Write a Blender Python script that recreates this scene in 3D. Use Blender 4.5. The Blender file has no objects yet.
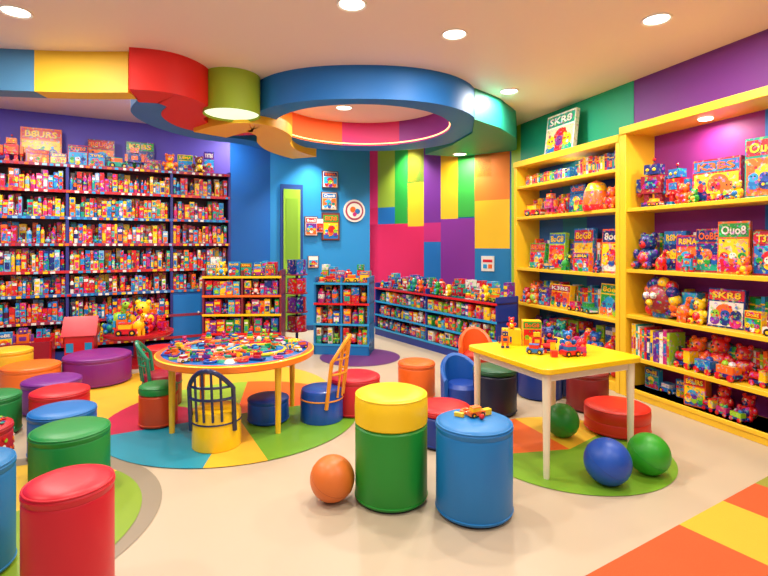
import bpy, math, random
from mathutils import Matrix, Vector
R = random.Random(11)
sc = bpy.context.scene
sc.view_settings.view_transform = 'Standard'

def C(r, g, b):
    def f(v):
        v /= 255.0
        return v/12.92 if v <= 0.04045 else ((v+0.055)/1.055)**2.4
    return (f(r), f(g), f(b), 1.0)

RED=C(214,24,30); BLUE=C(18,110,186); SKY=C(35,155,212); NAVY=C(20,38,118); YEL=C(250,200,14); ORG=C(240,105,24)
GRN=C(34,155,54); LIME=C(145,195,34); PUR=C(110,36,142); MAG=C(190,34,118); TEAL=C(16,155,130); PINK=C(225,44,116)
WHT=C(236,230,220); CREAM=C(232,210,165); BLK=C(22,18,26); BRN=C(115,45,26)
TOY=[RED,RED,BLUE,SKY,YEL,YEL,ORG,ORG,GRN,PUR,MAG,WHT,NAVY,TEAL,LIME,C(190,20,40),C(20,80,170)]

# ---------------- materials ----------------
def mat_attr(name, rough=0.45, bump=0.0, bscale=40, coat=0.0, print_=0.0, pscale=28):
    m = bpy.data.materials.new(name); m.use_nodes = True
    nt = m.node_tree; b = nt.nodes['Principled BSDF']
    a = nt.nodes.new('ShaderNodeAttribute'); a.attribute_name = 'Col'
    tc = nt.nodes.new('ShaderNodeTexCoord')
    out = a.outputs['Color']
    if print_ > 0:
        v = nt.nodes.new('ShaderNodeTexVoronoi'); v.inputs['Scale'].default_value = pscale
        nt.links.new(tc.outputs['Object'], v.inputs['Vector'])
        h = nt.nodes.new('ShaderNodeHueSaturation'); h.inputs['Saturation'].default_value = 2.0; h.inputs['Value'].default_value = 0.88
        nt.links.new(v.outputs['Color'], h.inputs['Color'])
        n = nt.nodes.new('ShaderNodeTexNoise'); n.inputs['Scale'].default_value = pscale*0.8
        nt.links.new(tc.outputs['Object'], n.inputs['Vector'])
        r = nt.nodes.new('ShaderNodeMath'); r.operation = 'GREATER_THAN'; r.inputs[1].default_value = 0.56
        nt.links.new(n.outputs['Fac'], r.inputs[0])
        r2 = nt.nodes.new('ShaderNodeMath'); r2.operation = 'MULTIPLY'; r2.inputs[1].default_value = print_
        nt.links.new(r.outputs[0], r2.inputs[0])
        mx = nt.nodes.new('ShaderNodeMix'); mx.data_type = 'RGBA'
        nt.links.new(r2.outputs[0], mx.inputs['Factor'])
        nt.links.new(out, mx.inputs['A']); nt.links.new(h.outputs['Color'], mx.inputs['B'])
        out = mx.outputs['Result']
    nt.links.new(out, b.inputs['Base Color'])
    b.inputs['Roughness'].default_value = rough
    b.inputs['Coat Weight'].default_value = coat
    if bump > 0:
        n = nt.nodes.new('ShaderNodeTexNoise'); n.inputs['Scale'].default_value = bscale
        nt.links.new(tc.outputs['Object'], n.inputs['Vector'])
        bp = nt.nodes.new('ShaderNodeBump'); bp.inputs['Strength'].default_value = bump; bp.inputs['Distance'].default_value = 0.01
        nt.links.new(n.outputs['Fac'], bp.inputs['Height']); nt.links.new(bp.outputs['Normal'], b.inputs['Normal'])
    return m
M_PAINT = mat_attr('painted_surface', 0.55, 0.06, 60)
M_FLOOR = mat_attr('floor_vinyl', 0.38, 0.03, 8)
M_VINYL = mat_attr('vinyl_upholstery', 0.42, 0.12, 14)
M_PLAST = mat_attr('plastic', 0.3, 0, coat=0.2)
M_WOOD = mat_attr('lacquered_wood', 0.35, 0.05, 30)
M_PACK = mat_attr('printed_packaging', 0.35, 0, print_=0.75, pscale=36)
M_BOX = mat_attr('printed_game_box', 0.35, 0, print_=0.5, pscale=44)
M_RUG = mat_attr('woven_rug', 0.9, 0.4, 180)
def mat_emit(name, col, s):
    m = bpy.data.materials.new(name); m.use_nodes = True
    b = m.node_tree.nodes['Principled BSDF']
    b.inputs['Base Color'].default_value = col
    b.inputs['Emission Color'].default_value = col; b.inputs['Emission Strength'].default_value = s
    return m
M_LAMP = mat_emit('lamp_glow', (1, 0.95, 0.85, 1), 6)
M_GLOW = mat_emit('lamp_glow_green', (0.75, 1, 0.7, 1), 0.9)

# ---------------- mesh builder ----------------
_words = {}
def word_mesh(w):
    if w in _words: return _words[w]
    cu = bpy.data.curves.new('t', 'FONT'); cu.body = w; cu.size = 1; cu.offset = 0.03; cu.resolution_u = 2
    ob = bpy.data.objects.new('t', cu); sc.collection.objects.link(ob)
    dg = bpy.context.evaluated_depsgraph_get(); dg.update()
    me = bpy.data.meshes.new_from_object(ob.evaluated_get(dg))
    vs = [(v.co.x, v.co.y) for v in me.vertices]; fs = [tuple(p.vertices) for p in me.polygons]
    x0 = min(v[0] for v in vs); x1 = max(v[0] for v in vs); y0 = min(v[1] for v in vs); y1 = max(v[1] for v in vs)
    vs = [((v[0]-x0)/(x1-x0)-0.5, (v[1]-y0)/(y1-y0)) for v in vs]
    bpy.data.objects.remove(ob); bpy.data.curves.remove(cu); bpy.data.meshes.remove(me)
    _words[w] = (vs, fs); return _words[w]

class MB:
    def __init__(s):
        s.v = []; s.f = []; s.c = []; s.M = Matrix.Identity(4); s.st = []
    def push(s, x=0, y=0, z=0, rz=0, rx=0, ry=0, sc_=1):
        s.st.append(s.M.copy())
        s.M = s.M @ Matrix.Translation((x, y, z)) @ Matrix.Rotation(rz, 4, 'Z') @ Matrix.Rotation(rx, 4, 'X') @ Matrix.Rotation(ry, 4, 'Y') @ Matrix.Scale(sc_, 4)
    def pop(s): s.M = s.st.pop()
    def add(s, vs, fs, col):
        b = len(s.v)
        s.v += [tuple(s.M @ Vector(p)) for p in vs]
        for i, f in enumerate(fs):
            s.f.append(tuple(b+k for k in f)); s.c.append(col[i] if isinstance(col, list) else col)
    def box(s, x, y, z, sx, sy, sz, col, rz=0, rx=0):
        if rz or rx: s.push(x, y, z, rz, rx); x = y = z = 0
        a, b = sx/2, sy/2
        vs = [(x-a,y-b,z),(x+a,y-b,z),(x+a,y+b,z),(x-a,y+b,z),(x-a,y-b,z+sz),(x+a,y-b,z+sz),(x+a,y+b,z+sz),(x-a,y+b,z+sz)]
        s.add(vs, [(0,3,2,1),(4,5,6,7),(0,1,5,4),(1,2,6,5),(2,3,7,6),(3,0,4,7)], col)
        if rz or rx: s.pop()
    def lathe(s, x, y, z, prof, col, seg=24):
        vs = []; idx = []
        for (r, h) in prof:
            if r < 1e-6: idx.append([len(vs)]*seg); vs.append((x, y, z+h))
            else:
                idx.append([len(vs)+i for i in range(seg)])
                vs += [(x+r*math.cos(2*math.pi*i/seg), y+r*math.sin(2*math.pi*i/seg), z+h) for i in range(seg)]
        fs = []; cs = []
        for k in range(len(prof)-1):
            A, B = idx[k], idx[k+1]; cc = col[k] if isinstance(col, list) else col
            for i in range(seg):
                j = (i+1) % seg
                q = [A[i], A[j], B[j], B[i]]; u = []
                for t in q:
                    if t not in u: u.append(t)
                if len(u) >= 3: fs.append(tuple(u)); cs.append(cc)
        s.add(vs, fs, cs)
    def cyl(s, x, y, z, r, h, col, seg=12, r2=None):
        r2 = r if r2 is None else r2
        s.lathe(x, y, z, [(0,0),(r,0),(r2,h),(0,h)], col, seg)
    def ball(s, x, y, z, r, col, seg=12, sz=1.0):
        n = max(4, seg//2)
        s.lathe(x, y, z, [(r*math.sin(math.pi*k/n), -r*sz*math.cos(math.pi*k/n)) for k in range(n+1)], col, seg)
    def tube(s, pts, r, col, seg=8):
        pts = [Vector(p) for p in pts]; vs = []; fs = []
        for i, p in enumerate(pts):
            d = (pts[min(i+1, len(pts)-1)] - pts[max(i-1, 0)]).normalized()
            up = Vector((0,0,1)) if abs(d.z) < 0.95 else Vector((0,1,0))
            a = d.cross(up).normalized(); b = a.cross(d)
            vs += [tuple(p + r*(a*math.cos(2*math.pi*k/seg)+b*math.sin(2*math.pi*k/seg))) for k in range(seg)]
        for i in range(len(pts)-1):
            for k in range(seg):
                j = (k+1) % seg
                fs.append((i*seg+k, (i+1)*seg+k, (i+1)*seg+j, i*seg+j))
        fs.append(tuple(range(seg))); fs.append(tuple(reversed(range((len(pts)-1)*seg, len(pts)*seg))))
        s.add(vs, fs, col)
    def torus(s, x, y, z, R_, r, col, seg=24, ax='z'):
        vs = []; fs = []; m = 8
        for i in range(seg):
            a = 2*math.pi*i/seg
            for k in range(m):
                b = 2*math.pi*k/m; rr = R_+r*math.cos(b)
                p = (rr*math.cos(a), rr*math.sin(a), r*math.sin(b))
                if ax == 'y': p = (p[0], -p[2], p[1])
                vs.append((x+p[0], y+p[1], z+p[2]))
        for i in range(seg):
            for k in range(m):
                j = (i+1) % seg; l = (k+1) % m
                fs.append((i*m+k, j*m+k, j*m+l, i*m+l))
        s.add(vs, fs, col)
    def word(s, w, x, y, z, wd, h, col):
        vs, fs = word_mesh(w)
        s.add([(x+v[0]*wd, y, z+v[1]*h) for v in vs], fs, col)
    def build(s, name, mat, loc=(0,0,0), rz=0, parent=None, bevel=0):
        me = bpy.data.meshes.new(name); me.from_pydata(s.v, [], s.f); me.update()
        at = me.color_attributes.new('Col', 'FLOAT_COLOR', 'CORNER')
        buf = []
        for p, c in zip(me.polygons, s.c):
            buf += list(c)*p.loop_total
        at.data.foreach_set('color', buf)
        me.materials.append(mat)
        me.polygons.foreach_set('use_smooth', [True]*len(me.polygons))
        me.set_sharp_from_angle(angle=math.radians(38))
        ob = bpy.data.objects.new(name, me); sc.collection.objects.link(ob)
        ob.location = loc; ob.rotation_euler = (0, 0, rz)
        if parent: ob.parent = parent
        if bevel:
            b = ob.modifiers.new('b', 'BEVEL'); b.width = bevel; b.segments = 2; b.limit_method = 'ANGLE'
        return ob
def empty(name, loc=(0,0,0), rz=0):
    e = bpy.data.objects.new(name, None); sc.collection.objects.link(e); e.location = loc; e.rotation_euler = (0,0,rz)
    e.empty_display_size = 0.1; return e

# ---------------- toys ----------------
def rc(): return R.choice(TOY)
def bear(m, x, y, z, s, col, c2=CREAM, rz=0):
    m.push(x, y, z, rz=rz, sc_=s)
    m.ball(0, 0, .27, .25, col, 14, 1.05); m.ball(0, -.12, .27, .17, c2, 12)
    m.ball(0, -.03, .64, .2, col, 14); m.ball(0, -.19, .59, .09, c2, 10); m.ball(0, -.27, .62, .03, BLK, 8)
    for q in (-1, 1):
        m.ball(q*.15, 0, .81, .075, col, 10); m.ball(q*.08, -.2, .69, .028, BLK, 6)
        m.ball(q*.26, -.1, .36, .09, col, 10, 1.4); m.ball(q*.17, -.22, .1, .1, col, 10); m.ball(q*.17, -.31, .1, .06, c2, 8)
    m.pop()
def dino(m, x, y, z, s, col, c2=YEL, rz=0):
    m.push(x, y, z, rz=rz, sc_=s)
    m.push(0,0,.34,ry=.5); m.ball(0,0,0,.22,col,12,1.3); m.pop()
    m.tube([(-.1,0,.3),(-.3,0,.2),(-.45,0,.22)], .06, col); m.tube([(.1,0,.45),(.16,0,.62),(.2,0,.75)], .08, col)
    m.ball(.25,0,.8,.12,col,12,.85); m.ball(.36,0,.77,.07,c2,10); m.ball(.27,-.09,.85,.03,BLK,6)
    for q in (-.12,.12): m.cyl(-.05,q,0,.08,.25,col,8); m.cyl(.12,q,0,.07,.25,col,8)
    for k in range(5): m.cyl(-.2+k*.08,0,.38+k*.07,.05,.12,c2,6,.005)
    m.pop()
def car(m, x, y, z, s, col, c2=SKY, rz=0):
    m.push(x, y, z, rz=rz, sc_=s)
    m.box(0, 0, .08, .9, .42, .22, col); m.box(-.05, 0, .3, .5, .38, .2, c2); m.box(-.05, 0, .5, .52, .4, .03, col)
    m.box(.46, 0, .1, .04, .4, .08, WHT)
    for a in (-.27, .27):
        for b in (-.22, .22):
            m.push(a, b, .13, rx=math.pi/2); m.lathe(0, 0, -.04, [(0,0),(.13,0),(.13,.08),(0,.08)], BLK, 10); m.lathe(0,0,-.045,[(0,0),(.06,0),(.06,.09),(0,.09)], YEL, 8); m.pop()
    m.pop()
def train(m, x, y, z, s, rz=0):
    m.push(x, y, z, rz=rz, sc_=s)
    for k in range(3):
        c = rc(); o = k*.75
        m.box(o, 0, .1, .6, .34, .1, NAVY)
        if k == 0:
            m.push(o-.05, 0, .34, ry=math.pi/2); m.cyl(0, 0, -.25, .15, .4, RED, 12); m.pop()
            m.box(o+.18, 0, .2, .24, .34, .4, YEL); m.cyl(o-.2, 0, .45, .05, .2, BLK, 8, .08); m.box(o+.18, 0, .6, .3, .4, .04, RED)
        else:
            m.box(o, 0, .2, .54, .32, .22, c); m.ball(o-.1, 0, .46, .1, rc(), 8); m.ball(o+.12, 0, .46, .1, rc(), 8)
        for a in (-.2, .2):
            for b in (-.17, .17):
                m.push(o+a, b, .1, rx=math.pi/2); m.cyl(0, 0, -.03, .1, .06, RED, 10); m.pop()
    m.pop()
def robot(m, x, y, z, s, col, c2, rz=0):
    m.push(x, y, z, rz=rz, sc_=s)
    for q in (-1, 1):
        m.box(q*.13, 0, 0, .16, .24, .1, c2); m.box(q*.13, 0, .1, .11, .12, .2, col)
        m.box(q*.3, 0, .32, .1, .13, .28, c2); m.ball(q*.3, 0, .28, .07, col, 8); m.ball(q*.07, -.13, .76, .035, YEL, 8)
    m.box(0, 0, .28, .42, .26, .36, col); m.box(0, -.135, .38, .24, .02, .16, c2); m.box(0, 0, .64, .1, .1, .05, BLK)
    m.box(0, 0, .67, .3, .24, .2, c2); m.cyl(0, 0, .87, .015, .1, BLK, 6); m.ball(0, 0, .98, .035, RED, 8)
    m.pop()
def stacker(m, x, y, z, s):
    m.push(x, y, z, sc_=s)
    m.cyl(0, 0, 0, .3, .06, WHT, 16)
    for k in range(5): m.torus(0, 0, .14+k*.13, .2-k*.03, .075, [RED,ORG,YEL,GRN,BLUE][k], 14)
    m.ball(0, 0, .84, .09, RED, 10); m.cyl(0, 0, .05, .04, .75, WHT, 8)
    m.pop()
def tower(m, x, y, z, s, n=3):
    o = 0
    for k in range(n):
        m.box(x+R.uniform(-.01,.01), y, z+o, .05*s, .05*s, .05*s, rc(), rz=R.uniform(-.3,.3)); o += .05*s
WORDS = ['8oe3', 'Ouo8', 'T8Ys', 'BoG8', 'K3BS', 'R8MA', 'OoBE', 'SKR8', 'T3TBS', 'B8URS']
def gamebox(m, x, y, z, w, h, d, col, c2, word=None, rz=0, lean=0, tc=None):
    m.push(x, y, z, rz=rz, rx=lean)
    m.box(0, 0, 0, w, d, h, col); f = -d/2
    m.box(0, f-.001, h*.04, w*.92, .002, h*.62, c2)
    m.box(0, f-.0015, h*.04, w*.92, .002, h*.16, rc())
    m.push(0, f-.003, 0, rx=math.pi/2)
    bb = R.uniform(-.1,.1)*w
    m.cyl(bb, h*.4, -.002, min(w,h)*.24, .004, R.choice([YEL,ORG,SKY,RED]), 14)
    for k in range(3):
        cx = (-.28+.28*k)*w; c = rc(); q = min(w,h)*R.uniform(.1,.15)
        m.cyl(cx, h*.34, -.001, q, .006, c, 12); m.cyl(cx, h*.34-q*1.5, -.001, q*1.1, .0055, rc(), 10)
        m.cyl(cx-q*.35, h*.36, -.001, q*.18, .008, BLK, 6); m.cyl(cx+q*.35, h*.36, -.001, q*.18, .008, BLK, 6)
    for k in range(9): m.cyl(R.uniform(-.42,.42)*w, R.uniform(.08,.64)*h, -.001, min(w,h)*.04, .0065, rc(), 8)
    m.pop()
    if word:
        wd = R.choice(WORDS)
        m.box(0, f-.001, h*.7, w*.94, .002, h*.26, R.choice([RED,BLUE,PUR,NAVY,GRN,C(190,20,40)]) if tc is None else tc)
        m.word(wd, w*.012, f-.003, h*.735, w*.78, h*.17, BLK); m.word(wd, 0, f-.0045, h*.745, w*.78, h*.17, R.choice([YEL,WHT,YEL,ORG]))
    m.pop()
def book_row(m, x0, x1, y, z, h, d=.18):
    x = x0
    while x < x1-.02:
        w = R.uniform(.02, .045); hh = h*R.uniform(.82, 1); c = rc()
        m.box(x+w/2, y, z, w*.94, d, hh, c); m.box(x+w/2, y-d/2-.0015, z+hh*.25, w*.6, .003, hh*.35, rc()); m.box(x+w/2, y-d/2-.0015, z+hh*.75, w*.94, .003, hh*.05, YEL)
        x += w
def stock_row(m, x0, x1, y, z, H, wmin=.045, wmax=.1, pal=TOY, dd=.12, fill=.55):
    x = x0
    while x < x1-wmin:
        w = min(R.uniform(wmin, wmax), x1-x); t = R.random(); c = R.choice(pal); c2 = R.choice(pal)
        xc = x+w/2; yy = y+R.uniform(0, .03)
        if t < .4:
            h = H*R.uniform(fill, .95)
            m.box(xc, yy+dd/2, z, w*.94, dd, h, c); m.box(xc, yy-.002, z+h*.15, w*.7, .004, h*.38, c2); m.box(xc, yy-.002, z+h*.68, w*.78, .004, h*.16, R.choice([WHT,YEL,RED]))
        elif t < .62:
            h = H*R.uniform(fill, .9); r = w*.45
            m.lathe(xc, yy+r, z, [(0,0),(r,0),(r,h*.3),(r*1.01,h*.3),(r*1.01,h*.6),(r,h*.6),(r*.95,h*.75),(r*.45,h*.85),(r*.45,h),(0,h)], [c,c,c2,c2,c,c,c,RED,RED], 8)
        elif t < .82:
            n = R.choice([2,3]); h = H*.93/n
            for k in range(n):
                c = R.choice(pal); m.box(xc, yy+dd/2, z+k*h, w*.9, dd, h*.95, c); m.box(xc, yy-.002, z+k*h+h*.2, w*.6, .004, h*.5, R.choice(pal))
        elif t < .92:
            r = min(w*.48, H*.33); m.ball(xc, yy+r, z+r, r, c, 10); m.cyl(xc, yy+r, z+r*1.8, r*.6, r*.8, c2, 8)
        else:
            s = min(H*1.05, w*1.7); bear(m, xc, yy+.05, z, s, c, c2)
        x += w
def mixed(m, x0, x1, y, z, s0, s1):
    x = x0
    while x < x1-s0*.5:
        s = R.uniform(s0, s1); t = R.random()
        if t < .22: bear(m, x+s*.3, y, z, s, rc(), rc(), R.uniform(-.4,.4)); w = s*.65
        elif t < .4: car(m, x+s*.4, y, z, s*.85, rc(), rc(), R.uniform(-.3,.3)); w = s*.85
        elif t < .52: robot(m, x+s*.3, y, z, s*.9, rc(), rc()); w = s*.65
        elif t < .64: stacker(m, x+s*.3, y, z, s*.85); w = s*.55
        elif t < .78: dino(m, x+s*.35, y, z, s*.9, rc(), rc()); w = s*.7
        else: gamebox(m, x+s*.35, y, z, s*.65, s*.8, .05, rc(), rc(), 'x', R.uniform(-.15,.15)); w = s*.7
        x += w
def scatter(m, cx, cy, z, rx, ry, n, s0=.08, s1=.14):
    pts = []
    for _ in range(n*14):
        a = R.uniform(0, 2*math.pi); q = math.sqrt(R.random()); x = cx+rx*q*math.cos(a); y = cy+ry*q*math.sin(a)
        if all((x-p[0])**2+(y-p[1])**2 > (s1*.6)**2 for p in pts): pts.append((x, y))
        if len(pts) >= n: break
    for (x, y) in pts:
        t = R.random(); s = R.uniform(s0, s1); rz = R.uniform(-3, 3)
        if t < .2: car(m, x, y, z, s*1.0, rc(), rc(), rz)
        elif t < .28: tower(m, x, y, z, s*8, 1)
        elif t < .4: m.ball(x, y, z+s*.25, s*.25, rc(), 10)
        elif t < .6: m.torus(x, y, z+s*.1, s*.5, s*.1, rc(), 16)
        elif t < .68: bear(m, x, y, z, s*1.0, rc(), rc(), R.uniform(-.6,.6))
        elif t < .8: m.cyl(x, y, z, s*.45, s*.25, rc(), 12, s*.3)
        else: m.box(x, y, z, s*1.2, s*.6, s*.18, rc(), rz); m.box(x, y, z+s*.18, s*.5, s*.35, s*.2, rc(), rz)

# ---------------- room shell ----------------
ZC = 3.05
m = MB(); m.box(-.3, 3.2, -.1, 11, 12.4, .1, C(186,170,146)); m.build('floor', M_FLOOR)
m = MB(); m.box(-.3, 3.2, ZC, 11, 12.4, .1, C(236,220,214)); m.build('ceiling', M_PAINT)

def wall(name, p0, p1, col, cells=(), th=.12, zt=ZC):
    dx, dy = p1[0]-p0[0], p1[1]-p0[1]; L = math.hypot(dx, dy); a = math.atan2(dy, dx)
    m = MB(); m.box(L/2, th/2, 0, L, th, zt, col)
    for (t0, t1, z0, z1, c) in cells:
        m.box((t0+t1)/2*L, -.002, z0, (t1-t0)*L, .006, z1-z0, c)
    m.build(name, M_PAINT, (p0[0], p0[1], 0), a)
    b = MB(); b.box(L/2, -.008, 0, L, .016, .08, C(30,70,120)); b.build('baseboard_'+name.split('_',1)[1], M_PAINT, (p0[0], p0[1], 0), a)
    return L, a
E = (-2.25, 7.31)
wall('wall_left', (-5.7, 5.475), E, C(95,78,182))
wall('wall_side', (-5.3, -2.6), (-5.3, 5.9), C(95,78,182))
D = (-1.82, 8.0); Cc = (-.24, 8.6); B = (1.8, 7.05)
wall('wall_alcove', E, D, C(15,95,178))
Ldc, Adc = wall('wall_back', D, Cc, C(25,135,200))
yl=C(240,190,25); pk=C(215,30,90)
wall('wall_mural', Cc, B, C(30,120,190), [
 (0,.068,.0,2.03,pk),(.068,.207,2.03,ZC,C(150,185,50)),(0,.309,.0,1.75,pk),(.068,.207,1.75,2.03,BLUE),
 (0,.068,2.03,ZC,PINK),(.207,.309,1.75,ZC,GRN),(.309,.429,1.7,ZC,yl),(.309,.429,.9,1.7,pk),(.429,.55,1.75,ZC,PUR),(.429,.55,1.45,1.75,MAG),(.429,.55,.8,1.45,BLUE),
 (.309,.429,2.4,ZC,GRN),(.55,.667,1.8,ZC,yl),(.667,.777,1.82,ZC,C(50,170,60)),(.55,.777,.8,1.8,C(130,40,150)),(.777,.99,2.05,ZC,C(235,130,30)),(.777,.88,2.4,2.75,yl),
 (.777,.99,1.35,2.05,yl),(.777,.99,.5,1.35,C(20,120,180)),(.55,.777,.0,.8,BLUE)])
rd = Vector((.33, -.944))
pe = (B[0]+rd.x*10.1, B[1]+rd.y*10.1)
wall('wall_right', B, pe, C(112,38,140), [(0,.022,0,ZC,C(150,195,40)),(.022,.213,0,ZC,C(20,155,120))])

# ceiling ring bulkhead
zb = 2.74
m = MB(); N = 96; vs = []; fs = []; cs = []
oc, orr, ic, ir = (-.22, 5.85), 1.27, (-.24, 5.76), 1.0
for i in range(N):
    a = 2*math.pi*i/N; ca, sa = math.cos(a), math.sin(a)
    k = (abs(ca)**2.3+abs(sa)**2.3)**(-1/2.3)
    O = (oc[0]+orr*ca*k, oc[1]+orr*sa*k); I = (ic[0]+ir*ca, ic[1]+ir*sa)
    vs += [(O[0],O[1],ZC),(O[0],O[1],zb),(I[0],I[1],zb),(I[0],I[1],ZC)]
for i in range(N):
    j = (i+1) % N; A = i*4; Bq = j*4; d = 360*i/N
    ib = C(250,150,20) if 150 < d < 265 else (C(240,95,25) if 105 < d <= 150 else (C(200,30,110) if 60 < d <= 105 else C(130,35,150)))
    cols = [C(18,110,190), C(18,115,200), ib]
    for k in range(3):
        fs.append((A+k, Bq+k, Bq+k+1, A+k+1)); cs.append(cols[k])
m.add(vs, fs, cs)
m.build('ceiling_ring_bulkhead', M_PAINT)
m = MB(); P = [(.95,5.25),(1.3,5.62),(1.62,6.15),(1.78,6.7),(1.85,6.98),(1.1,7.5),(.6,7.3),(.9,6.6),(1.04,5.9)]
n = len(P)
m.add([(p[0],p[1],2.72) for p in P]+[(p[0],p[1],ZC) for p in P], [tuple(reversed(range(n)))]+[(i,(i+1)%n,(i+1)%n+n,i+n) for i in range(n)], C(18,140,115))
m.build('ceiling_soffit', M_PAINT)
def catmull(P, n=10):
    out = []; Q = [P[0]]+list(P)+[P[-1]]
    for i in range(1, len(Q)-2):
        p0,p1,p2,p3 = [Vector(q) for q in Q[i-1:i+3]]
        for k in range(n):
            t = k/n; out.append(.5*((2*p1)+(p2-p0)*t+(2*p0-5*p1+4*p2-p3)*t*t+(3*p1-p0-3*p2+p3)*t**3))
    out.append(Vector(P[-1])); return out
def ribbon(m, P, w, z0, col, z1=ZC):
    Q = catmull(P); vs = []; fs = []
    for i, p in enumerate(Q):
        d = (Q[min(i+1,len(Q)-1)]-Q[max(i-1,0)]).normalized(); nn = Vector((-d.y, d.x))*w/2
        a = p-nn; b = p+nn
        vs += [(a.x,a.y,z0),(b.x,b.y,z0),(b.x,b.y,z1),(a.x,a.y,z1)]
    for i in range(len(Q)-1):
        A, Bq = i*4, i*4+4
        for k in range(4):
            l = (k+1) % 4; fs.append((A+k, A+l, Bq+l, Bq+k))
    fs += [(0,1,2,3), (len(vs)-1,len(vs)-2,len(vs)-3,len(vs)-4)]
    m.add(vs, fs, col)
m = MB()
ribbon(m, [(-5.2,4.1),(-4,4.2),(-2.97,4.33)], .2, 2.7, C(75,135,180))
ribbon(m, [(-2.97,4.33),(-2.6,4.36),(-2.18,4.36)], .2, 2.7, C(240,195,45))
ribbon(m, [(-2.18,4.36),(-1.93,4.45),(-1.85,4.75),(-2.05,5.1),(-2.05,5.5),(-1.8,5.72),(-1.55,5.7)], .4, 2.7, C(225,28,20))
ribbon(m, [(-2.12,4.62),(-2.36,5.0),(-2.4,5.5),(-2.2,6.05),(-1.8,6.35),(-1.5,6.8),(-1.35,7.5)], .3, 2.71, C(20,120,205))
ribbon(m, [(-1.98,5.7),(-1.66,5.42),(-1.38,5.36),(-1.27,5.75),(-1.36,6.2),(-1.34,6.7),(-1.15,7.2)], .4, 2.655, C(255,195,30), 2.78)
m.build('ceiling_ribbon_bulkhead', M_PAINT)
e = empty('ceiling_drum_light', (-1.49, 4.9, 0))
m = MB(); m.lathe(0,0,0,[(.25,2.70),(.27,2.67),(.27,ZC)], C(150,180,35), 40); m.build('drum', M_PAINT, parent=e)
m = MB(); m.lathe(0,0,0,[(0,2.69),(.255,2.69)], WHT, 40); m.build('diffuser', M_GLOW, parent=e)

# downlights
def light(name, loc, size, power, col=(1,.93,.83), rot=(0,0,0), spread=math.pi, parent=None):
    l = bpy.data.lights.new(name, 'AREA'); l.shape = 'DISK'; l.size = size; l.energy = power; l.color = col; l.spread = spread
    o = bpy.data.objects.new(name, l); o.location = loc; o.rotation_euler = rot; sc.collection.objects.link(o)
    if parent: o.parent = parent
    return o
def downlight(x, y, p=32, z=ZC, spread=math.pi):
    e = empty('recessed_downlight', (x, y, z))
    m = MB(); m.lathe(0,0,0,[(.085,-.004),(.1,-.012),(.105,0)], WHT, 28); m.build('rim', M_PAINT, parent=e)
    m = MB(); m.lathe(0,0,0,[(0,-.005),(.085,-.005)], WHT, 28); m.build('lens', M_LAMP, parent=e)
    light('bulb', (0,0,-.02), .18, p, parent=e, spread=spread)
for q in [(-2.6,3.53),(-.22,3.42),(.55,3.91),(1.99,3.65),(1.34,5.36),(-1.2,2.2),(1.2,1.8),(-3.2,1.6),(-.2,.3),(2.6,.6)]:
    downlight(*q)
downlight(-3.7,4.85,42); downlight(-2.75,5.35,26)  # extra downlights added to brighten the left shelving
downlight(-.48,6.0,26)
downlight(-1.95, 6.95, 20); downlight(-1.1, 7.9, 24, spread=1.6); downlight(1.1,7.25,16,2.72); downlight(.3,7.9,22, spread=1.8)
light('drum_bulb', (-1.49,4.9,2.66), .4, 12, (.95,1,.9))
e = empty('ring_cove_light', (-.24,5.76,2.765)); m = MB(); m.torus(0,0,0,.99,.006,WHT,64); m.build('strip', mat_emit('cove_glow',(1,.4,.15,1),5), parent=e)

# ---------------- floor inlays ----------------
def sector_disc(name, cx, cy, r, secs, z=.004, r0=0):
    m = MB()
    for (a0, a1, c) in secs:
        n = max(3, int((a1-a0)/5)); vs = []; fs = []
        for i in range(n+1):
            a = math.radians(a0+(a1-a0)*i/n)
            vs += [(r0*math.cos(a), r0*math.sin(a), z), (r*math.cos(a), r*math.sin(a), z)]
        for i in range(n): fs.append((2*i, 2*i+1, 2*i+3, 2*i+2))
        m.add(vs, fs, c)
    return m.build(name, M_FLOOR, (cx, cy, 0))
sector_disc('floor_inlay_mat', -1.75, 4.65, 1.25, [(0,360,C(232,180,50))], .003)
sector_disc('floor_inlay_mat', -1.22, 4.12, 1.0, [(-150,-85,C(18,140,165)),(-85,-62,C(222,175,50)),(-62,25,C(105,160,42)),(25,100,ORG),(100,160,C(150,190,50)),(160,210,C(188,28,70))], .006)
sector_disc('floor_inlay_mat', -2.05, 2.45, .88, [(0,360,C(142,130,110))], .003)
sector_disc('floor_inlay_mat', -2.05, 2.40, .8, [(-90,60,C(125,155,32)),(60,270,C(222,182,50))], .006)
sector_disc('floor_inlay_mat', 1.27, 3.42, .64, [(-170,40,C(115,165,42)),(40,110,C(228,185,50)),(110,190,C(228,105,40))], .004)
sector_disc('floor_inlay_mat', -.3, 6.25, .5, [(0,360,C(100,45,110))], .004)
m = MB()
for (a0,a1,c) in [(-.35,.7,C(190,82,32)),(.7,1.14,C(226,168,42)),(1.14,1.52,C(190,82,32)),(1.52,1.9,C(140,140,45))]:
    m.box((a0+a1)/2, -.55, 0, a1-a0, 1.1, .012, c)
m.build('striped_rug', M_RUG, (.871,2.115,0), math.atan2(.526,.85))

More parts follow.
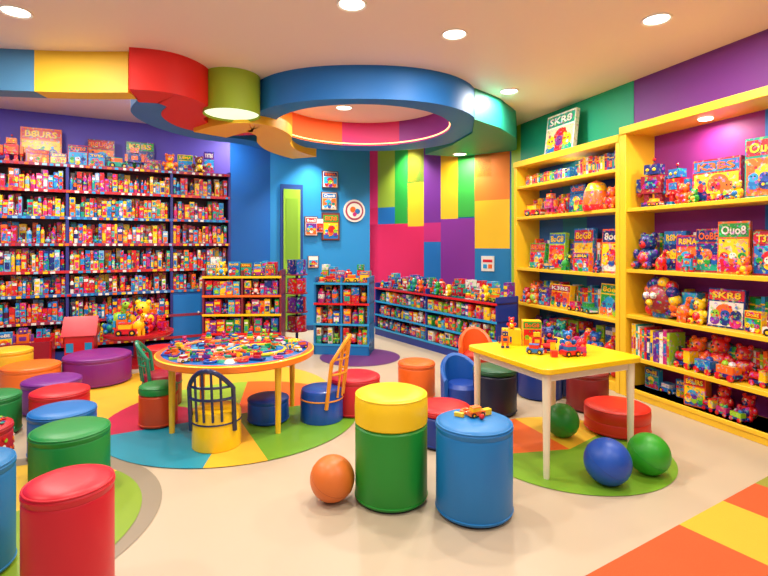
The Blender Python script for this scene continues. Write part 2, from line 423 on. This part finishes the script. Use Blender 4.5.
# ---------------- wall of toys shelving (left) ----------------
boards = [.2,.49,.81,1.09,1.42,1.74,2.06,2.37]
o1 = (-4.82, 5.465); a1 = math.atan2(.47, .883); L1 = 3.05
e = empty('wall_shelving_unit', (o1[0], o1[1], 0), a1)
m = MB()
for i, z in enumerate(boards):
    m.box(L1/2, .19, z-.025, L1, .36, .025, C(130,60,90)); m.box(L1/2, .003, z-.03, L1, .012, .034, [C(190,40,60),C(150,50,80),C(50,100,170)][i%3])
for x in (.0, 1.15, 2.31, L1): m.box(x, .19, 0, .03, .37, 2.4, C(50,50,130))
m.box(L1/2, .375, 0, L1, .012, 2.4, C(100,35,60)); m.box(L1/2, .19, 0, L1, .34, .12, C(40,60,150))
m.box(2.68, .19, 0, .74, .36, .78, C(20,100,180)); m.box(2.5, .006, .04, .34, .01, .7, C(25,120,200)); m.box(2.86, .006, .04, .34, .01, .7, C(25,120,200)); m.ball(2.64,-.01,.5,.015,WHT,8); m.ball(2.72,-.01,.5,.015,WHT,8)
m.build('frame', M_WOOD, parent=e)
m = MB()
for z in boards:
    x = .02
    while x < L1-.05:
        if not (z < .6 and x > 2.25): m.box(x+.03, -.006, z-.03, R.uniform(.03,.05), .004, .026, R.choice([WHT,WHT,SKY,YEL,C(150,200,230),RED,ORG]))
        x += R.uniform(.06, .1)
m.build('price_tags', M_PLAST, parent=e)
m = MB()
PALW = [RED,RED,RED,C(220,30,40),C(190,20,30),WHT,SKY,SKY,BLUE,BLUE,NAVY,ORG,ORG,ORG,YEL,YEL,YEL,C(90,30,60),C(120,180,215),MAG,PINK,TEAL]
for i, z in enumerate(boards[:-1]):
    H = boards[i+1]-z-.035
    for (xa, xb) in ((.02,1.13),(1.17,2.29),(2.33,L1-.02)):
        if z < .6 and xa > 2: continue
        stock_row(m, xa, xb, .005, z, H*.9, .03, .065, PALW, .1, .6)
        stock_row(m, xa, xb, .15, z, H*1.0, .04, .08, PALW, .12, .8)
m.build('boxed_toy_stock', M_PACK, parent=e)
m = MB()
x = .3
while x < L1-.2:
    w = R.uniform(.12,.26); h = R.uniform(.14,.32)
    t = R.random(); cc = R.choice([ORG,YEL,BRN,NAVY,C(190,20,40),C(90,60,120),BLUE])
    if t < .5: gamebox(m, x+w/2, .16, 2.37, w*.95, h, .08, cc, R.choice([YEL,ORG,SKY,BRN]), 'x', R.uniform(-.15,.15), -.08)
    elif t < .7: bear(m, x+w/2, .12, 2.37, .28, R.choice([BRN,ORG,NAVY]), YEL)
    elif t < .88: robot(m, x+w/2, .12, 2.37, .32, R.choice([NAVY,BRN,RED]), ORG)
    else: car(m, x+w/2, .12, 2.37, w, rc(), rc(), .2)
    x += w
gamebox(m, .86, .29, 2.37, .42, .46, .05, ORG, YEL, 'x', 0, -.05); gamebox(m, 1.5, .3, 2.37, .3, .38, .05, C(120,50,60), ORG, 'x', 0, -.05); gamebox(m, 1.95, .3, 2.37, .34, .4, .05, C(80,50,110), NAVY, 'x', 0, -.05)
m.build('large_toy_boxes', M_BOX, parent=e)

# ---------------- right bookcases ----------------
o2 = (1.643, 6.329); a2 = math.atan2(-.944, .33)
BY = C(240,192,38)
def bookcase(x0, x1, H, bds, post, backcells):
    e = empty('bookcase', (o2[0], o2[1], 0), a2)
    m = MB(); d = .36; L = x1-x0
    for x in (x0+post/2, x1-.02): m.box(x, d/2, 0, post, d, H, BY)
    for z in bds: m.box((x0+x1)/2, d/2+.005, z-.035, L-.02, d-.01, .035, BY)
    m.box((x0+x1)/2, d/2, H-.07, L, d+.02, .07, BY); m.box((x0+x1)/2, d/2, 0, L, d-.04, .09, BY)
    m.build('frame', M_WOOD, parent=e, bevel=.004)
    m = MB()
    for (a, b, z0, z1, c) in backcells: m.box((a+b)/2, d-.005, z0, b-a, .01, z1-z0, c)
    m.build('back_panel', M_PAINT, parent=e)
    return e
PB = C(140,38,140)
b1 = bookcase(0, 1.72, 2.44, [.3,.69,1.12,1.75,2.13], .05, [(0,.5,.05,2.4,C(25,100,170)),(.5,.9,.05,2.4,C(20,130,150)),(.9,1.3,.05,2.4,C(40,80,170)),(1.3,1.72,.05,2.4,C(25,110,180))])
b2 = bookcase(1.73, 4.3, 2.5, [.09,.38,.76,1.18,1.74], .07, [(1.73,2.8,.05,2.45,PB),(2.8,2.95,1.2,2.45,C(25,110,200)),(2.8,2.95,.05,1.2,PB),(2.95,3.07,.05,2.45,C(110,45,160)),(3.07,3.4,.05,2.45,C(15,150,150)),(3.4,4.3,.05,2.45,PB)])
m = MB(); m.lathe(2.45,.18,0,[(0,2.42),(.05,2.42),(.055,2.43)],WHT,20); m.lathe(3.4,.18,0,[(0,2.42),(.05,2.42),(.055,2.43)],WHT,20); m.build('puck_light', M_LAMP, parent=b2)
light('puck_bulb', (2.45,.16,2.40), .1, 8, (1,.82,.6), parent=b2)
light('puck_bulb', (3.4,.16,2.40), .1, 8, (1,.82,.6), parent=b2)
light('shelf_bulb', (.85,.16,2.35), .2, 4, (1,.85,.6), parent=b1)

m = MB()
# bay 1
gamebox(m, .62, .2, 2.44, .5, .5, .05, WHT, CREAM, 'x', 0, -.12, TEAL)
book_row(m, .1, .9, .2, 2.13, .14); book_row(m, 1.0, 1.6, .2, 2.13, .2)
for (zz, hh) in ((1.75,.24),(1.12,.36),(.69,.28)): book_row(m, .08, 1.66, .28, zz, hh, .1)
car(m, .3, .1, 1.75, .26, RED, YEL, .3); robot(m, .6, .1, 1.75, .28, MAG, ORG); dino(m, .8, .1, 1.75, .2, RED)
gamebox(m, 1.0, .14, 1.75, .24, .31, .05, NAVY, BLUE, 'x', 0, -.1)
m.lathe(1.3, .12, 1.75, [(0,0),(.13,0),(.14,.06),(.12,.2),(.08,.28),(0,.32)], [ORG,RED,ORG,YEL,ORG], 16)
bear(m, 1.54,.1,1.75,.26,ORG,RED)
gamebox(m, .3, .14, 1.12, .3, .3, .05, GRN, RED, 'x', 0, -.1); bear(m, .46,.06,1.12,.14,RED,YEL)
gamebox(m, .66, .14, 1.12, .28, .42, .05, LIME, RED, 'x', 0, -.08); car(m,.62,.05,1.12,.14,BLUE,YEL)
gamebox(m, 1.03, .2, 1.12, .3, .46, .05, BLUE, YEL, 'x', 0, -.05); gamebox(m, 1.15, .08, 1.12, .24, .2, .06, ORG, RED, 'x'); dino(m,.88,.07,1.12,.2,GRN)
gamebox(m, 1.5, .14, 1.12, .26, .44, .05, ORG, YEL, 'x', .1, -.08); bear(m,1.4,.05,1.12,.15,NAVY,RED)
mixed(m, .08, .5, .1, .69, .2, .28); gamebox(m, .72, .14, .69, .36, .26, .06, YEL, ORG, 'x', 0, -.1)
mixed(m, .93, 1.3, .1, .69, .2, .3); gamebox(m, 1.48, .14, .69, .28, .32, .05, YEL, GRN, 'x', 0, -.1)
mixed(m, .08, 1.6, .1, .3, .22, .32); stock_row(m, .08, 1.66, .2, .3, .28, .08, .2); stock_row(m, .08, 1.66, .08, .095, .15, .08, .2)
# bay 2
for (zz, hh) in ((1.18,.34),(.76,.26),(.38,.24)): book_row(m, 1.85, 4.2, .29, zz, hh, .1)
robot(m, 1.98, .15, 1.74, .44, C(150,20,40), NAVY, .2); robot(m, 2.2, .17, 1.74, .36, RED, BLUE, -.1); bear(m,2.33,.1,1.74,.2,ORG,RED); car(m,2.08,.05,1.74,.13,ORG,YEL,.2)
gamebox(m, 2.57, .17, 1.74, .36, .34, .1, RED, YEL, 'x', .15, -.03); bear(m, 2.45,.06,1.74,.13,GRN,YEL)
bear(m,2.78,.08,1.74,.16,YEL,BLUE); train(m,2.6,.05,1.74,.09,0)
gamebox(m, 2.94, .17, 1.74, .26, .44, .1, TEAL, ORG, 'x', .2, -.03)
gamebox(m, 3.3, .17, 1.74, .3, .4, .1, BLUE, RED, 'x', .1, -.03)
bear(m, 1.95, .12, 1.18, .38, NAVY, RED); gamebox(m, 2.16, .2, 1.18, .2, .34, .06, BLUE, NAVY, 'x', .1, -.05); dino(m,2.12,.07,1.18,.2,RED,YEL); gamebox(m, 2.32, .16, 1.18, .2, .3, .06, RED, ORG, 'x', .1, -.05); robot(m,2.4,.06,1.18,.17,SKY,RED); gamebox(m, 2.5, .16, 1.18, .2, .35, .06, C(170,40,60), NAVY, 'x', .1, -.05)
gamebox(m, 2.72, .13, 1.18, .21, .4, .05, ORG, YEL, 'x', .3, -.05); bear(m,2.85,.07,1.18,.16,ORG,YEL); gamebox(m, 2.97, .15, 1.18, .2, .32, .07, C(150,20,40), BLUE, 'x', .2, -.05)
gamebox(m, 3.25, .17, 1.18, .25, .36, .07, GRN, BLUE, 'x', .2, -.05)
for k in range(14):
    a = k*math.pi/7; m.ball(2.08+.15*math.cos(a), .12+R.uniform(-.03,.03), .93+.14*math.sin(a), .055, R.choice([RED,NAVY,ORG,YEL,BLUE,C(90,20,60)]), 10)
m.ball(2.08, .13, .93, .14, C(150,40,50), 14); m.ball(2.04,-.005,.96,.03,WHT,8); m.ball(2.11,-.005,.96,.03,WHT,8); m.ball(2.075,-.01,.9,.03,YEL,8)
m.box(2.33,.2,.76,.14,.1,.24,SKY); dino(m,2.33,.08,.76,.24,ORG,BLUE); bear(m,2.45,.12,.76,.24,YEL,RED)
gamebox(m, 2.66, .13, .76, .26, .3, .05, NAVY, WHT, 'x', .2, -.12)
mixed(m, 2.83, 3.2, .1, .76, .2, .28); stock_row(m, 3.25, 4.2, .06, .76, .3, .1, .2)
book_row(m, 1.84, 2.25, .12, .38, .3); train(m, 2.34, .1, .38, .26, -.1); bear(m, 2.38, .2, .38, .3, ORG, RED); bear(m, 2.55, .22, .38, .34, RED, ORG); bear(m, 2.74, .22, .38, .3, C(190,20,30), ORG); train(m, 2.92, .12, .38, .2, -.05); dino(m, 2.95,.22,.38,.3,RED,YEL)
stock_row(m, 3.4, 4.2, .06, .38, .28, .1, .2)
gamebox(m, 2.42, .13, .09, .16, .24, .12, ORG, YEL, 'x', .3); train(m, 2.55, .1, .09, .16, -.1); bear(m, 2.6, .2, .09, .24, RED, ORG); bear(m, 2.8, .18, .09, .22, RED, NAVY)
mixed(m, 1.85, 2.3, .2, .09, .18, .24); stock_row(m, 3.0, 4.2, .1, .09, .2, .1, .2); stock_row(m, 3.4,4.2,.06,1.18,.35,.1,.2); stock_row(m,3.5,4.2,.06,1.74,.4,.1,.2)
m.build('shelf_toy_assortment', M_BOX, (o2[0], o2[1], 0), a2)

# ---------------- low shelf & racks ----------------
def rack(name, loc, rz, L, d, H, tiers, col, base=.1, wmin=.06, wmax=.12, edge=(SKY,RED)):
    e = empty(name, (loc[0], loc[1], 0), rz)
    m = MB(); m.box(L/2, d/2, 0, L, d, base, col); m.box(L/2, d-.01, 0, L, .02, H-.06, BRN)
    for x in (.012, L/2, L-.012): m.box(x, d/2, 0, .024, d, H-.03, col)
    zs = [base+(H-.1-base)*k/tiers for k in range(tiers+1)]
    for z in zs: m.box(L/2, d/2, z-.02, L, d, .02, C(60,40,80)); m.box(L/2, -.004, z-.024, L, .012, .026, R.choice(edge))
    m.build('frame', M_WOOD, parent=e)
    m = MB()
    for k in range(tiers):
        h = (H-.1-base)/tiers-.03
        for (xa, xb) in ((.03,L/2-.02),(L/2+.02,L-.03)):
            stock_row(m, xa, xb, .01, zs[k], h*.95, wmin, wmax, fill=.7); stock_row(m, xa, xb, .16, zs[k], h, wmin, wmax, fill=.85)
    stock_row(m, .03, L-.03, d-.15, zs[-1], .24, .06, .14)
    m.build('toy_stock', M_PACK, parent=e)
    m = MB(); mixed(m, .03, L-.05, .09, zs[-1], .14, .22); m.build('top_toys', M_PLAST, parent=e)
rack('low_display_shelf', (-.14,7.85), math.atan2(-.848,.531), 2.65, .34, .84, 3, C(25,50,140), .12, .05, .11, (SKY,RED,SKY))
rack('toy_display_rack', (-.9,6.4), math.radians(-8), .72, .42, 1.02, 3, C(20,115,185), .14, .05, .11)
rack('toy_display_rack', (-2.2,6.05), math.radians(3), .95, .36, 1.12, 4, C(120,35,50), .1, .05, .11, (YEL,RED,ORG))
e = empty('spinner_display_stand', (-1.22,7.0,0))
m = MB(); m.cyl(0,0,0,.16,.03,NAVY,20); m.cyl(0,0,.03,.02,1.15,NAVY,10)
for k in range(4): m.cyl(0,0,.2+k*.26,.15,.015,C(150,30,50),20)
m.build('stand', M_PLAST, parent=e)
m = MB()
for k in range(4):
    for q in range(6):
        a = q*math.pi/3; m.box(.1*math.cos(a), .1*math.sin(a), .215+k*.26, .05, .09, .2, R.choice([RED,NAVY,PUR,BLUE,C(150,20,40)]), rz=a)
m.build('hanging_toys', M_PACK, parent=e)

def on_back(t, z): return (D[0]+(Cc[0]-D[0])*t, D[1]+(Cc[1]-D[1])*t, z)
def picture(t, z, w, h, col, c2, word):
    m = MB(); m.box(0,-.015,0,w,.02,h,C(90,50,60)); gamebox(m,0,-.028,.01,w*.86,h*.92,.008,col,c2,word)
    m.build('framed_picture', M_PLAST, on_back(t, z), Adc)
picture(.58,2.35,.28,.28,WHT,SKY,'x'); picture(.57,1.98,.28,.3,CREAM,ORG,'x'); picture(.585,1.48,.31,.46,C(150,60,30),YEL,'x')
picture(.39,1.55,.22,.32,WHT,PUR,'x'); picture(.475,1.6,.13,.24,WHT,RED,None); picture(.41,1.02,.18,.2,WHT,SKY,None)
m = MB(); m.push(0,-.012,0,rx=math.pi/2); m.cyl(0,0,-.01,.19,.02,WHT,32); m.cyl(0,0,0,.16,.014,C(170,60,90),28); m.cyl(0,0,0,.13,.018,WHT,20); m.cyl(-.03,.02,0,.05,.022,ORG,16); m.cyl(.05,-.01,0,.045,.024,BLUE,16); m.cyl(0,-.06,0,.035,.026,MAG,14); m.pop()
m.build('round_wall_sign', M_PLAST, on_back(.83,1.98), Adc)
m = MB()
m.box(0,-.02,0,.36,.04,2.38,C(15,60,130)); m.box(0,-.045,.02,.27,.02,2.28,C(140,185,45)); m.box(0,-.058,.15,.19,.01,.85,C(120,165,35)); m.box(0,-.058,1.15,.19,.01,1.0,C(120,165,35)); m.ball(.1,-.08,1.0,.022,WHT,12)
m.build('door_1', M_PAINT, on_back(.2,0), Adc)
m = MB(); am=math.atan2(B[1]-Cc[1],B[0]-Cc[0]); m.box(0,-.01,0,.2,.02,.22,WHT); m.box(0,-.021,.13,.15,.004,.04,RED); m.box(-.04,-.021,.04,.06,.004,.06,SKY); m.box(.04,-.021,.04,.06,.004,.06,ORG)
m.build('wall_notice', M_PLAST, (Cc[0]+2.04*.86,Cc[1]-1.55*.86,1.02), am)

# ---------------- stools ----------------
def stool(x, y, r, h, top, body=None, ch=None, name='round_stool', parent=None):
    two = body is not None
    body = body or top; ch = ch or min(.05, h*.2); m = MB(); g = h-ch
    gd = .012 if two else .004
    prof = [(0,0),(r-.02,0),(r-.02,.012),(r-.005,.016),(r,.03),(r,g*.5),(r,g-.012),(r-gd*.6,g-.003),(r-gd,g),(r-gd*.6,g+.003),(r+.001,g+.01),(r+.003,g+ch*.5),(r,h-.025),(r-.008,h-.01),(r-.025,h),(r*.5,h+.006),(0,h+.008)]
    cols = [BLK,BLK,body,body,body,body,body,body]+[top]*8
    m.lathe(0,0,0,prof,cols,56); m.torus(0,0,h-.014,r-.004,.0045,top,48); m.torus(0,0,.03,r,.004,body,48)
    return m.build(name, M_VINYL, (x, y, 0), parent=parent)
stool(.04,2.78,.2,.59,C(242,200,12),C(22,138,38),.17)
stool(.475,2.64,.2,.48,C(16,118,188))
stool(-1.24,1.97,.158,.48,C(200,14,38))
stool(-1.79,2.13,.18,.48,C(12,112,172))
stool(-1.83,2.92,.205,.34,C(16,132,56))
stool(-2.17,3.38,.2,.3,C(16,108,182))
stool(-2.5,3.86,.2,.29,C(205,24,34))
stool(-2.9,3.7,.18,.3,C(15,125,60))
stool(-2.82,4.25,.22,.27,C(115,35,135))
stool(-2.93,5.12,.31,.29,C(125,32,125))
stool(-2.42,5.42,.18,.3,C(195,25,35))
stool(-.25,4.22,.215,.31,C(200,18,40))
stool(.42,3.55,.19,.27,C(205,18,26),C(18,50,140))
stool(.3,4.62,.17,.33,C(228,100,25))
stool(.93,4.2,.18,.38,C(15,85,52),C(18,28,60))
stool(1.76,3.78,.23,.2,C(210,38,22),ch=.1,name='floor_pouf')
stool(1.74,4.28,.17,.33,C(120,26,26))
stool(-.92,3.98,.16,.2,C(15,75,170),name='floor_pouf')
stool(-3.35,4.75,.24,.27,C(238,112,25)); stool(-3.75,5.02,.19,.36,C(242,185,35))
stool(-1.76,3.9,.14,.32,C(25,135,55),C(215,72,25),.07)
e = empty('patterned_stool', (-2.37,2.88,0))
stool(0,0,.19,.36,C(180,25,35),name='seat',parent=e)
m = MB()
for k in range(60):
    a = R.uniform(0,6.28); q = math.sqrt(R.random())*.16; m.cyl(q*math.cos(a), q*math.sin(a), .368, .012, .004, rc(), 8)
for k in range(120):
    a = R.uniform(0,6.28); z = R.uniform(.03,.32); m.push(.191*math.cos(a), .191*math.sin(a), z, rz=a, ry=math.pi/2); m.cyl(0,0,0,.012,.003,rc(),8); m.pop()
m.build('dots', M_VINYL, parent=e)

def kid_chair(x, y, rz, seat, frame, h=.3, r=.17, bh=.3):
    m = MB()
    prof = [(0,0),(r-.01,0),(r,.01),(r,h-.03),(r-.01,h-.008),(r-.03,h),(0,h+.004)]
    m.lathe(0,0,0,prof,seat,40); m.torus(0,0,h*.7,r,.006,frame,36)
    def bp(a, z): return ((r+.012)*math.sin(a), -(r+.012)*math.cos(a)-(z-h)*.12, z)
    A = 1.0
    m.tube([bp(-A,h*.5)]+[bp(-A+2*A*k/16, h+bh*(.55+.45*math.sin(math.pi*k/16))) for k in range(17)]+[bp(A,h*.5)], .016, frame)
    m.tube([bp(-A+2*A*k/12, h+bh*.32) for k in range(13)], .01, frame)
    m.tube([bp(-A+2*A*k/12, h+bh*.6) for k in range(13)], .009, frame)
    for k in (-.5,-.17,.17,.5): m.tube([bp(k, h*.8), bp(k, h+bh*(.55+.45*math.cos(k*1.3)))], .009, frame)
    m.build('kids_chair', M_PLAST, (x,y,0), rz)
kid_chair(-1.17,3.50,0,C(240,195,25),C(25,35,85),.27,.165,.3)
kid_chair(-.5,4.02,math.radians(80),C(18,75,170),C(238,150,30),.26,.17,.42)
kid_chair(-1.95,4.4,math.radians(-70),C(160,26,55),C(25,130,95),.28,.16,.28)
def tub_chair(x,y,rz,seat,shell,h=.28,r=.2,bh=.2):
    m = MB()
    m.lathe(0,0,0,[(0,0),(r-.02,0),(r,.015),(r,h-.03),(r-.03,h),(0,h)],seat,40)
    vs=[];fs=[];n=20
    for i in range(n+1):
        a=-1.7+3.4*i/n; z1=h+bh*max(0.15,math.cos(a*.8))
        for (rr,z) in ((r+.005,.02),(r+.04,.02),(r+.045,z1-.02),(r+.025,z1),(r+.005,z1-.02)):
            vs.append((rr*math.sin(a),rr*math.cos(a),z))
    for i in range(n):
        for k in range(5):
            l=(k+1)%5; fs.append((i*5+k,i*5+l,i*5+5+l,i*5+5+k))
    fs+= [tuple(range(5)),tuple(range(n*5+4,n*5-1,-1))]
    m.add(vs,fs,shell); m.build('tub_chair', M_VINYL, (x,y,0), rz)
tub_chair(.68,4.3,math.radians(20),C(18,60,150),C(20,88,175),.22,.15,.22)
tub_chair(.92,5.0,math.radians(0),C(180,45,28),C(228,92,28),.34,.13,.22)
tub_chair(1.45,4.65,math.radians(-20),C(22,50,130),C(18,45,110),.3,.2,.15)

def toyball(x,y,r,col,dark):
    m=MB(); n=24
    m.lathe(0,0,0,[(r*math.sin(math.pi*k/n),-r*math.cos(math.pi*k/n)) for k in range(n+1)],col,40)
    m.torus(0,0,0,r*.999,.0015,dark,40)
    o=m.build('toy_ball',M_VINYL,(x,y,r)); o.rotation_euler=(.5,.3,.4)
toyball(-.283,2.74,.122,C(218,112,40),C(190,90,35)); toyball(1.31,2.93,.132,C(20,76,175),C(20,65,150)); toyball(1.62,3.06,.123,C(42,155,34),C(30,130,40)); toyball(1.3,3.65,.12,C(32,140,46),C(30,120,45))

# ---------------- tables ----------------
e = empty('kids_play_table', (1.15,3.46,0), math.radians(25))
m=MB(); hw,hd,rr=.42,.41,.06; pts=[]
for (cx,cy,a0) in ((hw-rr,hd-rr,0),(-hw+rr,hd-rr,90),(-hw+rr,-hd+rr,180),(hw-rr,-hd+rr,270)):
    for k in range(7):
        a=math.radians(a0+15*k); pts.append((cx+rr*math.cos(a),cy+rr*math.sin(a)))
n=len(pts); m.add([(p[0],p[1],.635) for p in pts]+[(p[0],p[1],.67) for p in pts],[tuple(reversed(range(n))),tuple(range(n,2*n))]+[(i,(i+1)%n,(i+1)%n+n,i+n) for i in range(n)],C(243,200,14))
m.build('top',M_PLAST,parent=e,bevel=.005)
m=MB()
for a in (-1,1):
    for b in (-1,1): m.lathe(a*(hw-.06),b*(hd-.06),0,[(0,0),(.016,0),(.018,.02),(.026,.635),(0,.635)],C(240,226,195),16)
m.box(0,hd-.07,.58,.7,.02,.055,WHT); m.box(0,-hd+.07,.58,.7,.02,.055,WHT); m.box(hw-.07,0,.58,.02,.66,.055,WHT); m.box(-hw+.07,0,.58,.02,.66,.055,WHT)
m.build('legs',M_PLAST,parent=e)
m=MB()
gamebox(m,-.1,.18,0,.13,.18,.08,YEL,RED,'x',.0); m.box(-.24,.2,0,.13,.1,.11,YEL); bear(m,-.24,.2,.11,.1,RED,YEL); robot(m,-.3,.05,0,.13,ORG,NAVY)
train(m,-.02,-.08,0,.13,-.25); car(m,.1,-.16,0,.13,RED,BLUE,.4); bear(m,.0,.06,0,.17,NAVY,RED); bear(m,.12,.03,0,.16,BLUE,ORG); stacker(m,.03,.22,0,.17); tower(m,-.02,-.2,0,.8,1); tower(m,.2,.1,0,.8,2); robot(m,-.09,.0,0,.14,RED,YEL); car(m,-.12,-.12,0,.12,BLUE,RED,-.3); dino(m,.2,-.02,0,.16,RED,BLUE)
m.build('tabletop_toys',M_PLAST,(1.15,3.46,.671),math.radians(-8))
e = empty('round_activity_table',(-1.18,4.02,0))
m=MB(); r=.61
m.lathe(0,0,0,[(0,.51),(r-.02,.51),(r,.52),(r,.56),(r-.01,.566),(r-.05,.566),(.38,.566),(.2,.566),(0,.566)],[ORG,ORG,C(240,125,30),YEL,ORG,C(20,110,190),C(30,160,200),C(25,60,150)],64)
m.build('top',M_PLAST,parent=e)
# printed play pattern on the table top
m=MB()
for k in range(26):
    a=R.uniform(0,6.28); q=math.sqrt(R.random())*.46; m.cyl(q*math.cos(a),q*math.sin(a),.566,R.uniform(.05,.1),.0006+k*.00004,R.choice([BLUE,SKY,TEAL,NAVY,ORG,YEL,GRN,RED]),20)
m.build('printed_pattern',M_PLAST,parent=e)
m=MB()
for a in (-38,40,142,218):
    a=math.radians(a); m.lathe(.5*math.cos(a),.5*math.sin(a),0,[(0,0),(.02,0),(.026,.51),(0,.51)],C(245,192,40),16)
m.build('legs',M_PLAST,parent=e)
m=MB()
for k in range(4): m.torus([-.25,.2,.02,.05][k],[.05,-.1,.28,-.3][k],.012,[.2,.2,.16,.15][k],.012,[C(230,140,60),YEL,RED,ORG][k],36)
scatter(m,0,0,0,.53,.53,100,.065,.1); train(m,-.25,-.43,0,.1,.1); train(m,.1,-.38,0,.1,.3); stacker(m,.05,.2,0,.14); stacker(m,-.3,.2,0,.13)
m.build('tabletop_toys',M_PLAST,(-1.18,4.02,.568))
m=MB(); car(m,0,0,0,.1,ORG,YEL,.4); m.box(.06,.03,0,.05,.03,.03,YEL,.5); m.torus(-.04,.05,.01,.03,.01,ORG,16); m.ball(.02,-.05,.015,.015,RED,10); m.box(-.09,0,0,.05,.02,.02,YEL,-.5)
m.build('small_toys',M_PLAST,(.49,2.66,.489))
e=empty('plush_display_table',(-2.9,5.92,0))
m=MB(); m.lathe(0,0,0,[(0,0),(.3,0),(.3,.04),(.06,.07),(.06,.3),(.36,.33),(.38,.35),(.38,.38),(0,.38)],C(190,28,38),40); m.build('table',M_PLAST,parent=e)
m=MB()
for k in range(14):
    a=k*2.4; q=.12+.2*(k/14); s=R.uniform(.18,.28); c=R.choice([YEL,ORG,RED,SKY,LIME,MAG,BLUE]); f=R.choice([bear,dino,robot,dino]); f(m,q*math.cos(a),q*math.sin(a),.38,s,c,rc(),R.uniform(-.5,.5))
bear(m,.05,0,.38,.42,YEL,RED); dino(m,-.2,-.1,.38,.4,LIME,RED); car(m,.0,-.28,.38,.26,RED,YEL,.2)
m.build('plush_toys',M_VINYL,parent=e)
m=MB(); m.box(0,0,0,.28,.24,.4,C(215,35,45)); m.box(0,-.121,.0,.09,.006,.2,YEL); m.box(-.09,-.121,.22,.07,.006,.1,SKY); m.box(.09,-.121,.22,.07,.006,.1,SKY)
m.add([(-.17,-.15,.4),(.17,-.15,.4),(.17,.15,.4),(-.17,.15,.4),(-.17,0,.6),(.17,0,.6)],[(0,1,5,4),(2,3,4,5),(0,4,3),(1,2,5),(0,3,2,1)],C(200,20,35)); m.box(.08,.05,.47,.05,.05,.16,BRN)
m.build('toy_house',M_PLAST,(-3.4,5.62,0),.35)
e=empty('toy_bin',(-4.08,5.45,0),a1)
m=MB(); m.box(0,0,0,.8,.34,.04,NAVY); m.box(0,-.16,.0,.8,.02,.34,C(150,25,50)); m.box(0,.16,0,.8,.02,.34,RED); m.box(-.39,0,0,.02,.34,.34,RED); m.box(.39,0,0,.02,.34,.34,RED); m.box(0,0,.04,.76,.3,.22,NAVY); m.build('bin',M_PLAST,parent=e)
m=MB()
mixed(m,-.36,.3,-.07,.26,.24,.34); mixed(m,-.36,.3,.08,.26,.3,.4)
m.build('mixed_toys',M_PLAST,parent=e)

# ---------------- world & camera ----------------
w=bpy.data.worlds.new('World'); sc.world=w; w.use_nodes=True
w.node_tree.nodes['Background'].inputs[0].default_value=(1,.96,.9,1); w.node_tree.nodes['Background'].inputs[1].default_value=.6
cam=bpy.data.cameras.new('cam'); cam.sensor_width=36; cam.lens=36*500/768; cam.shift_y=-43/768
co=bpy.data.objects.new('camera',cam); sc.collection.objects.link(co); co.location=(0,0,1.4); co.rotation_euler=(math.pi/2,0,0)
sc.camera=co
